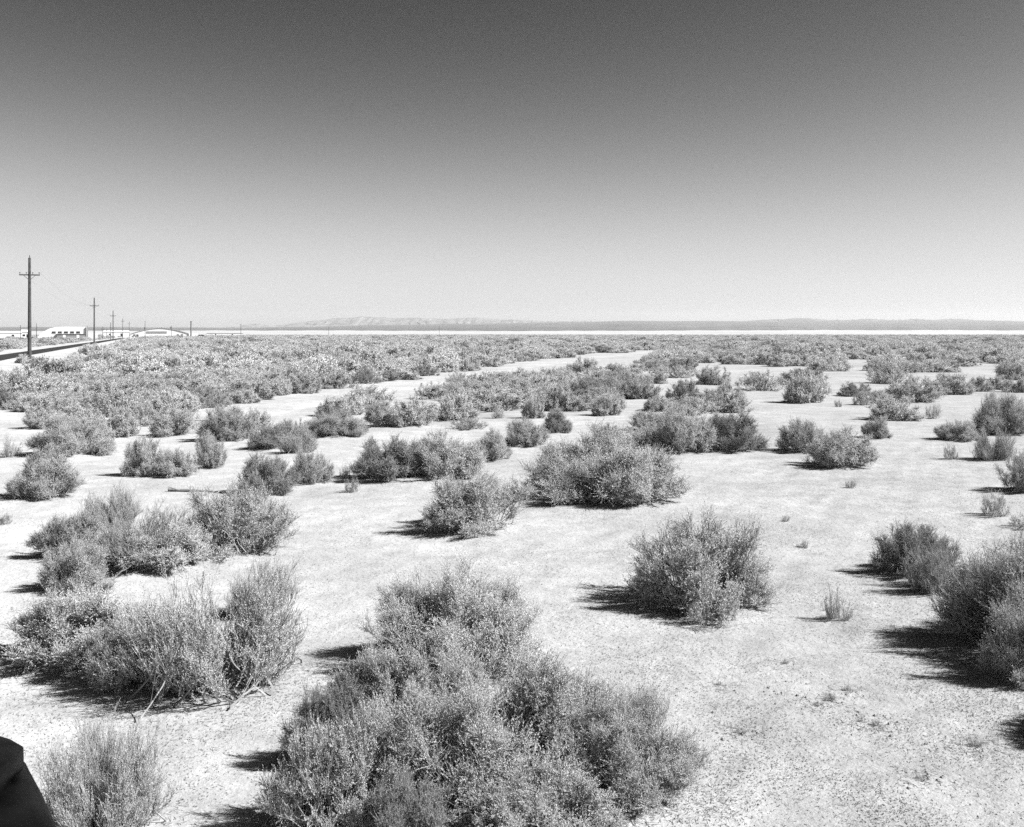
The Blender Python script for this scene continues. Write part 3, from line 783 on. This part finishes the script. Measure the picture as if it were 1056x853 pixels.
ridge('hills', [(740, 334), (770, 331), (792, 329.6), (808, 329.2), (822, 328), (836, 328.2), (850, 329.8), (872, 330.2), (888, 329), (900, 328.6), (912, 329.8), (928, 330), (944, 328.8), (952, 329.4), (964, 330), (980, 328.6), (990, 328.8), (1006, 330.2), (1040, 331), (1090, 333)],
      10300, 700, M_PLAIN, 'low dark hills on the horizon at right', 5, 5)

# ------------------------------------------------------------------ litter and stubble on the sand
def bits(name, n, lmin, lmax, w, mat, label, cat, upright, dfun):
    g = np.random.default_rng(len(name))
    d = 6.2 * (34 / 6.2) ** (g.random(n) ** 1.15)
    X = (g.uniform(-0.55, 0.55, n)) * d
    keep = dfun(X, d, g)
    X, d = X[keep], d[keep]; n = len(X)
    z = ground_z(X, d)
    L = g.uniform(lmin, lmax, n); a = g.uniform(0, 6.283, n)
    el = np.abs(g.normal(size=n)) * upright
    u = np.stack([np.cos(a) * np.cos(el), np.sin(a) * np.cos(el), np.sin(el)], axis=1)
    s = np.stack([-np.sin(a), np.cos(a), np.zeros(n)], axis=1) * (w * g.uniform(0.6, 1.5, n))[:, None]
    up = np.array([0, 0, 1.0]) * w
    p = np.stack([X, d, z + 0.002], axis=1)
    V = np.stack([p - s, p + s, p + u * L[:, None], p + up + u * L[:, None] * 0.3], axis=1).reshape(-1, 3)
    b = np.arange(n) * 4
    Tq = np.concatenate([np.stack([b, b + 1, b + 3], 1), np.stack([b + 1, b + 2, b + 3], 1), np.stack([b + 2, b, b + 3], 1)])
    o = link(bpy.data.objects.new(name, mesh_np(name, V, [Tq], mat)))
    return tag(o, label, cat, kind='stuff')
def near_shrub(X, d, g):
    w = np.full(len(X), 0.025)
    for (sx, sy, sr) in placed:
        if sy < 38:
            q = np.hypot(X - sx, d - sy) / max(sr, 0.2)
            w = np.maximum(w, np.exp(-((q - 0.5) / 0.55) ** 2) * 0.9)
    return g.random(len(X)) < w
def patchy(X, d, g):
    p = 0.5 + 0.5 * vnoise(X, d, 1.6, 9) + 0.35 * vnoise(X, d, 4.5, 10)
    return g.random(len(X)) < np.clip(p, 0.12, 1) * np.clip(0.55 + 0.05 * (X - 0), 0.3, 1)
bits('plant_litter', 90000, 0.025, 0.10, 0.0022, M_LITTER, 'dark dead twigs and leaf litter lying under the shrubs', 'litter', 0.15, near_shrub)
bits('dry_stubble', 240000, 0.008, 0.03, 0.0028, M_STUB, 'fine dry grass stubble over the sand', 'stubble', 0.5, patchy)

# dark pebbles and clods
g = np.random.default_rng(77); n = 2600
d = 6.3 * (26 / 6.3) ** (g.random(n)); X = g.uniform(-0.53, 0.53, n) * d
for (px, py, m) in [(857, 722, 26), (905, 745, 20), (762, 752, 14), (950, 800, 16), (798, 714, 10), (690, 560, 10)]:
    cx, cy = px_ground(px, py)
    X = np.concatenate([X, cx + g.normal(size=m) * 0.16]); d = np.concatenate([d, cy + g.normal(size=m) * 0.14])
n = len(X)
sz = g.uniform(0.004, 0.011, n) * np.where(np.arange(n) >= 2600, 1.9, 1.0)
octa = np.array([[1, 0, 0], [0, 1, 0], [-1, 0, 0], [0, -1, 0], [0, 0, 0.8], [0, 0, -0.6]])
fc = np.array([[0, 1, 4], [1, 2, 4], [2, 3, 4], [3, 0, 4], [1, 0, 5], [2, 1, 5], [3, 2, 5], [0, 3, 5]])
V = np.stack([X, d, ground_z(X, d)], 1)[:, None] + octa[None] * sz[:, None, None] * g.uniform(0.6, 1.4, (n, 6, 1))
Fq = (np.arange(n)[:, None, None] * 6 + fc[None]).reshape(-1, 3)
tag(link(bpy.data.objects.new('pebbles', mesh_np('pebbles', V.reshape(-1, 3), [Fq], M_STONE))), 'small dark clods and pebbles strewn on the sand', 'pebbles', kind='stuff')

# fallen stick
sx, sy = px_ground(197, 507)
st = MB(); p0 = Vector((-0.45, 0.02, 0.05)); ptsS = [p0, Vector((-0.2, 0, 0.035)), Vector((0.1, 0.03, 0.03)), Vector((0.42, 0.0, 0.02))]
for a_, b_, r0, r1 in zip(ptsS, ptsS[1:], (0.035, 0.03, 0.022), (0.03, 0.022, 0.012)): st.tube(a_, b_, r0, r1, 8)
st.tube((-0.2, 0, 0.035), (-0.42, -0.1, 0.12), 0.02, 0.008, 6)
stick = st.build('fallen_stick', M_LOG); stick.location = (sx, sy, float(ground_z(sx, sy)))
tag(stick, 'forked bleached stick lying on the sand behind the left clump', 'stick')

# ------------------------------------------------------------------ utility poles
POLES = [  # px, base distance, height, labelled
 (30.5, 106.7, 10.2, 'tall dark utility pole nearest the camera, beside the road'),
 (97.2, 233, 10.3, 'utility pole at the far end of the visible road, second along the line'),
 (116.6, 361, 10.2, 'third utility pole of the roadside line'),
 (126.6, 500, 9.4, 'thin utility pole just right of the third roadside pole'),
 (133.3, 640, 9.6, 'fainter utility pole at the left end of the long arched hangar'),
 (149.6, 520, 8.6, 'thin bare pole in front of the long arched hangar'),
 (248.4, 560, 7.4, 'lone thin pole right of the hangars, standing before the lakebed'),
 (339, 700, 6.6, 'lone faint pole below the pale mountain range'),
 (453, 900, 9.0, 'faintest pole near the middle of the lakebed edge'),
 (21.3, 420, 5.8, 'short thin pole at far left among the low white buildings'),
 (37.6, 420, 6.4, 'short thin pole between the tall near pole and the white hangar'),
 (176.8, 600, 6.8, 'thin pole standing before the right half of the long arched hangar'),
 (114.2, 400, 6.6, 'dark stubby pole close beside the third roadside pole'),
 (110, 560, 5.0, 'faint short pole left of the stubby one beside the third roadside pole'),
 (106, 480, 5.6, 'short pole with a crossarm right of the second roadside pole'),
]
def crossarm(parent, z, half, n_ins, rz):
    a = MB().box((0, 0, z), (2 * half, 0.10, 0.12)).build('crossarm', M_WOOD, parent)
    for k in range(n_ins):
        x = -half * 0.93 + 2 * half * 0.93 * k / (n_ins - 1)
        MB().tube((x, 0, z + 0.06), (x, 0, z + 0.16), 0.02, 0.02, 6).tube((x, 0, z + 0.15), (x, 0, z + 0.28), 0.06, 0.045, 8).build('insulator', M_INSUL, a)
    br = MB()
    for s in (-1, 1): br.tube((s * half * 0.6, -0.06, z - 0.03), (0, -0.13, z - 0.55), 0.022, 0.022, 5)
    br.build('brace', M_WOOD, parent)
pole_pos = []
line_ang = math.atan2(RU[1], RU[0]) - math.pi / 2
for k, (px, dist, hgt, lab) in enumerate(POLES):
    X = (px - 528) * dist / F
    z = float(ground_z(X, dist))
    p = empty('utility_pole', (X, dist, z), line_ang if k < 5 else 0)
    rb = 0.17 if k < 3 else 0.13
    MB().tube((0, 0, -0.6), (0, 0, hgt), rb * (1.15 if k == 0 else 1), rb * 0.72, 12).build('post', M_WOOD, p)
    if k < 3:
        crossarm(p, hgt - 1.72, 0.95, 4, 0)
        MB().tube((0, 0, hgt), (0, 0, hgt + 0.12), 0.03, 0.03, 6).tube((0, 0, hgt + 0.1), (0, 0, hgt + 0.25), 0.06, 0.045, 8).build('insulator', M_INSUL, p)
    elif k in (3, 4, 14): crossarm(p, hgt - 1.2, 0.8, 2, 0)
    elif k in (6, 7): MB().box((0, 0, hgt - 0.5), (1.1, 0.1, 0.1)).build('crossarm', M_WOOD, p)
    tag(p, lab, 'utility pole', 'utility poles along the road' if k < 5 else 'small distant poles')
    pole_pos.append((X, dist, z, hgt))
# wires of the line: one per conductor and span, the nearest running on out of the picture
for k in range(0, 2):
    (xa, ya, za, ha_), (xb, yb_, zb, hb) = pole_pos[k], pole_pos[k + 1]
    for q, off in enumerate((-0.88, 0.88)):
        ux, uy = math.cos(line_ang), math.sin(line_ang)
        w = MB(); last = None
        for s in np.linspace(0, 1, 15):
            pz = (za + ha_ - 1.44) * (1 - s) + (zb + hb - 1.44) * s - 4 * 1.3 * s * (1 - s)
            pt = Vector((xa + (xb - xa) * s + ux * off, ya + (yb_ - ya) * s + uy * off, pz))
            if last is not None: w.tube(last, pt, 0.0045, 0.0045, 4, False)
            last = pt
        o = w.build('overhead_wire', M_WIRE)
        tag(o, ('%s wire sagging from the nearest pole to the second roadside pole' if k == 0 else '%s wire sagging from the second to the third roadside pole') % ('road side' if q == 0 else 'brush side'), 'wire', 'wires of the pole line')
# guyed mast
X = (197 - 528) * 620 / F; z = float(ground_z(X, 620.0))
mast = empty('mast', (X, 620, z))
MB().tube((0, 0, -0.4), (0, 0, 9.2), 0.42, 0.36, 12).build('shaft', grey_mat('mast_grey', 0.12), mast)
MB().tube((0, 0, 9.2), (0, 0, 9.5), 0.5, 0.5, 12).build('cap', M_WOOD, mast)
MB().box((0, 0, 0.15), (1.6, 1.6, 0.3)).build('footing', M_GREYWALL, mast)
tag(mast, 'stout grey mast at the right end of the long arched hangar', 'mast')

# ------------------------------------------------------------------ buildings
def fx(px, d): return (px - 528) * d / F
def arch_outline(w, h_side, h_top, n=14, pitch=1.6):
    pts = [(-w / 2, 0), (w / 2, 0), (w / 2, h_side)]
    for k in range(1, n):
        u = 1 - 2 * k / n
        pts.append((u * w / 2, h_side + (h_top - h_side) * (1 - abs(u) ** pitch)))
    pts.append((-w / 2, h_side)); return pts

# white hangar with a grey annexe
D = 430.0; zb = float(base_z(0, D)) - 0.1
U = D / F                                              # metres per photograph pixel at that distance
hang = empty('white_hangar', (fx(64, D), D, zb), R(22.9))
tag(hang, 'white hangar with a row of dark windows above a grey annexe', 'hangar')
ol = [(-24, 0), (23.5, 0), (23.5, 13.2), (5, 13.6), (-6, 13.2), (-12, 11.6), (-17, 8.8), (-21, 5.4), (-23.5, 2.4)]
MB().prism([(a * U, b * U) for a, b in ol], 0, 22, lambda u, v, w: (u, w, v)).build('hangar_shell', M_WHITE, hang)
MB().box((8.5 * U, -1.6, 1.15), (27 * U, 3.2, 2.3)).build('annexe', M_GREYWALL, hang)
MB().box((8.5 * U, -1.7, 2.38), (28 * U, 3.6, 0.14)).build('annexe_roof', M_GREYWALL, hang)
for k in range(5):
    x = (-7.8 + k * 5.8) * U
    w_ = MB().box((x, -0.05, 3.05), (3.6 * U, 0.1, 0.72)).build('window', M_DARK, hang)
    MB().box((x, -0.12, 2.64), (4.0 * U, 0.16, 0.07)).build('sill', M_WHITE, w_)
for x in (2.0, 15.0): MB().box((x * U, -3.25, 1.0), (2.6 * U, 0.1, 2.0)).build('door', M_WHITE, hang)
MB().box((24.2 * U, -0.6, 2.7), (0.45, 0.45, 5.8)).build('chimney', grey_mat('chimney_grey', 0.22), hang)
MB().box((29.5 * U, 3, 1.2), (10 * U, 6, 2.4)).build('side_wing', grey_mat('wing_grey', 0.5), hang)

# long arched hangar farther off
D = 660.0; zb = float(base_z(0, D)) - 0.1
h2 = empty('long_hangar', (fx(165, D), D, zb), R(18.3))
tag(h2, 'long low hangar with a shallow curved roof, farther off right of the pole line', 'hangar')
M_ROOF = grey_mat('pale_roof_sheet', 0.30, var=0.1, scale=0.4)
MB().prism(arch_outline(34.4, 2.2, 5.8, n=20, pitch=1.7), 0.4, 39.6, lambda u, v, w: (u, w, v)).build('wall', M_WHITE, h2)
ro_ = arch_outline(35, 2.3, 6.1, n=20, pitch=1.7)[2:]
MB().prism(ro_ + [(a, b - 0.28) for a, b in ro_[::-1]], 0, 40, lambda u, v, w: (u, w, v)).build('roof', M_ROOF, h2)
for x, hh in ((6.5, 1.6), (-9, 0.8), (1, 0.6)): MB().box((x, 8, 5.6), (0.7, 0.7, 1.2 + hh * 0.6)).build('vent', M_WOOD, h2)
MB().box((-2, 0.3, 3.2), (12, 0.12, 1.2)).build('clerestory', M_GREYWALL, h2)
MB().box((-2, -0.08, 1.2), (21, 0.16, 2.2)).build('hangar_door', M_WHITE, h2)
for x in (-15, -13.2, 10.5, 13.0): MB().box((x, -0.06, 1.5), (1.3, 0.12, 0.8)).build('window', M_DARK, h2)
MB().box((19.8, 6, 1.2), (5.5, 14, 2.4)).build('lean_to', M_WHITE, h2)

# low white sheds at far left
for (px, D, w, dp, h, lab, roof) in [
    (27, 470, 3.6, 5, 4.2, 'small white shed just left of the tall near pole', 'gable'),
    (6, 520, 16, 8, 3.6, 'long low white building at the left edge', 'gable'),
    (120, 700, 16, 9, 4.4, 'pale low building behind the third roadside pole', 'gable'),
    (232, 900, 30, 12, 3.6, 'long white low building right of the stout mast', 'flat')]:
    zb = float(base_z(0, D)) - 0.1
    b = empty('white_shed', (fx(px, D), D, zb), math.atan((528 - px) / F)); tag(b, lab, 'shed', 'low white buildings on the flats')
    MB().box((0, dp / 2, h * 0.37), (w, dp, h * 0.74)).build('wall', M_WHITE, b)
    if roof == 'gable':
        MB().prism([(-0.3, h * 0.745), (dp + 0.3, h * 0.745), (dp / 2, h)], -w / 2 - 0.3, w / 2 + 0.3, lambda u, v, q: (q, u, v)).build('roof', M_WHITE, b)
    else: MB().box((0, dp / 2, h * 0.79), (w + 0.6, dp + 0.6, h * 0.09)).build('roof', M_WHITE, b)
    MB().box((w * 0.2, -0.05, h * 0.27), (1.1, 0.1, h * 0.53)).build('door', M_DARK, b)
    MB().box((-w * 0.25, -0.05, h * 0.42), (1.0, 0.1, 0.8)).build('window', M_DARK, b)

# ------------------------------------------------------------------ vehicles
def wheel(parent, x, y, r, w, side):
    t = MB()
    rings = []
    for (q, rad) in ((-0.5, 0.72), (-0.5, 0.93), (-0.32, 1.0), (0.32, 1.0), (0.5, 0.93), (0.5, 0.72)):
        rings.append([(x + q * w, y + math.cos(a) * r * rad, r + math.sin(a) * r * rad) for a in np.linspace(0, 2 * math.pi, 24, endpoint=False)])
    wh = t.loft(rings, cap=False).build('wheel', M_RUBBER, parent, True)
    MB().tube((x - 0.42 * w, y, r), (x + 0.42 * w, y, r), r * 0.74, r * 0.74, 20).build('rim', M_CHROME, wh)

def sedan(name, loc, rz, label):
    """round shouldered old car, front towards +Y, base at its middle on the ground"""
    o = empty(name, loc, rz); tag(o, label, 'vehicle')
    def ring(y, hw, zt, zl, p=2.6, n=28):
        zm = (zt + zl) / 2; out = []
        for k in range(n):
            a = 2 * math.pi * k / n
            c, s = math.cos(a), math.sin(a)
            out.append((math.copysign(abs(c) ** (2 / p), c) * hw, y, zm + math.copysign(abs(s) ** (2 / p), s) * (zt - zl) / 2))
        return out
    body = [(2.56, .12, .97, .58), (2.52, .21, .99, .5), (2.46, .29, 1.0, .42), (2.20, .475, 1.01, .36), (1.89, .68, 1.02, .34), (1.72, .785, 1.03, .32), (1.4, .86, 1.04, .30),
            (1.0, .88, 1.05, .3), (0.2, .88, 1.05, .3), (-1.0, .88, 1.05, .3), (-1.7, .84, 1.02, .33), (-2.05, .70, .94, .38), (-2.22, .5, .85, .45)]
    MB().loft([ring(*b, p=4.5) for b in body]).build('body', M_BLACK, o, True)
    hood = [(2.49, .11, 1.08, .98), (2.42, .21, 1.09, .96), (2.33, .31, 1.095, .95), (2.12, .35, 1.11, .95), (1.5, .44, 1.19, .95), (0.85, .52, 1.25, .95), (0.7, .50, 1.2, .95)]
    MB().loft([ring(*b, p=9) for b in hood]).build('hood', M_BLACK, o, True)
    cab = [(0.95, .58, 1.12, .95), (0.75, .64, 1.36, .95), (0.35, .64, 1.60, .95), (-0.3, .65, 1.66, .95), (-0.9, .62, 1.56, .95), (-1.4, .56, 1.25, .95), (-1.7, .5, 1.08, .95)]
    MB().loft([ring(*b, p=3.6) for b in cab]).build('cabin', M_BLACK, o, True)
    for s in (-1, 1):
        MB().box((s * .655, 0.2, 1.35), (0.03, 0.62, 0.26), bev=0.01).build('side_window', M_GLASS, o)
        MB().box((s * .655, -0.5, 1.35), (0.03, 0.58, 0.24), bev=0.01).build('side_window', M_GLASS, o)
        hl = MB().tube((s * .16, 2.0, .74), (s * .16, 2.56, .74), .09, .09, 20).build('headlight', M_BLACK, o, False)
        MB().tube((s * .16, 2.56, .74), (s * .16, 2.575, .74), .075, .07, 20).build('lens', M_GLASS, hl)
        for y in (1.45, -1.45): wheel(o, s * .80, y, .34, .18, s)
    MB().box((0, 2.60, .45), (0.7, .08, .12), bev=0.03).build('bumper', M_CHROME, o)
    MB().box((0, -2.30, .45), (1.45, .08, .12), bev=0.03).build('bumper', M_CHROME, o)
    return o
sedan('parked_vehicle', (-2.74, 2.98, float(ground_z(-2.7, 3.0))), 0.0, 'black vehicle with a rounded fender cut off by the lower left corner')
D = 640.0
sedan('parked_vehicle', (fx(207.5, D), D, float(base_z(0, D))), R(80), 'tiny dark vehicle on the flats just right of the stout mast')

# ------------------------------------------------------------------ air
hz = MB().box((0, 0, 75), (24600, 24600, 170)).build('haze', None)
hz.data.materials.clear()
hm, nt, out = new_mat('haze_air')
pv = N(nt, 'ShaderNodeVolumePrincipled'); pv.inputs['Color'].default_value = (0.92, 0.92, 0.92, 1); pv.inputs['Density'].default_value = 6e-5
pv.inputs['Anisotropy'].default_value = 0.3
nt.links.new(pv.outputs[0], out.inputs['Volume'])
hz.data.materials.append(hm)
tag(hz, 'thin pale haze over the far plain', kind='stuff')
hz['category'] = 'haze'

# ------------------------------------------------------------------ sky, sun, camera
az = R(SUN_AZ); el = R(SUN_EL)
sd = Vector((math.cos(az) * math.cos(el), math.sin(az) * math.cos(el), math.sin(el)))   # towards the sun
wd = bpy.data.worlds.new('World'); scene.world = wd; wd.use_nodes = True
nt = wd.node_tree; nt.nodes.clear()
sky = nt.nodes.new('ShaderNodeTexSky'); sky.sky_type = 'NISHITA'; sky.sun_disc = False
sky.sun_elevation = el; sky.sun_rotation = math.atan2(sd.x, sd.y); sky.altitude = 700; sky.dust_density = 1.2; sky.air_density = 1.0
sep = nt.nodes.new('ShaderNodeSeparateColor'); nt.links.new(sky.outputs[0], sep.inputs[0])   # red-filter film: only red light counts
cmb = nt.nodes.new('ShaderNodeCombineColor')
# response of the red-filtered black-and-white film to the sky's light
u_ = mul(nt, mul(nt, sep.outputs[0], 1 / 5.09), 3.8, 'POWER')
f_ = mul(nt, mul(nt, u_, mul(nt, u_, 0.17, 'ADD'), 'DIVIDE'), 4.7 / 1.365)
for k in range(3): nt.links.new(f_, cmb.inputs[k])
bg = nt.nodes.new('ShaderNodeBackground'); bg.inputs[1].default_value = 0.10
nt.links.new(cmb.outputs[0], bg.inputs[0])
ow = nt.nodes.new('ShaderNodeOutputWorld'); nt.links.new(bg.outputs[0], ow.inputs[0])

sl = bpy.data.lights.new('sun', 'SUN'); sl.energy = 5.0; sl.angle = R(0.53); sl.color = (1.0, 1.0, 1.0)
so = link(bpy.data.objects.new('sun', sl)); so.rotation_euler = sd.to_track_quat('Z', 'Y').to_euler(); so.location = (30, -5, 40)

cam = bpy.data.cameras.new('camera'); co_ = link(bpy.data.objects.new('camera', cam))
cam.sensor_width = 36; cam.sensor_fit = 'HORIZONTAL'; cam.lens = F * 36 / W0
cam.shift_y = -(H0 / 2 - Y0) / W0
cam.clip_start = 0.05; cam.clip_end = 60000
co_.location = (0, 0, HC); co_.rotation_euler = (R(90), 0, 0)
scene.camera = co_

vs = scene.view_settings
vs.view_transform = 'Standard'; vs.look = 'None'; vs.gamma = 1.0; vs.use_curve_mapping = False; vs.exposure = 1.25
scene.cycles.max_bounces = 5; scene.cycles.diffuse_bounces = 1; scene.cycles.volume_bounces = 1
scene.cycles.transparent_max_bounces = 4
scene.cycles.use_denoising = False
scene.cycles.sample_clamp_indirect = 4.0
scene.cycles.use_fast_gi = False
print('shrubs listed', len(plan), 'individual', int(sel.sum()) + len(plan), 'rest', n, len(rest))
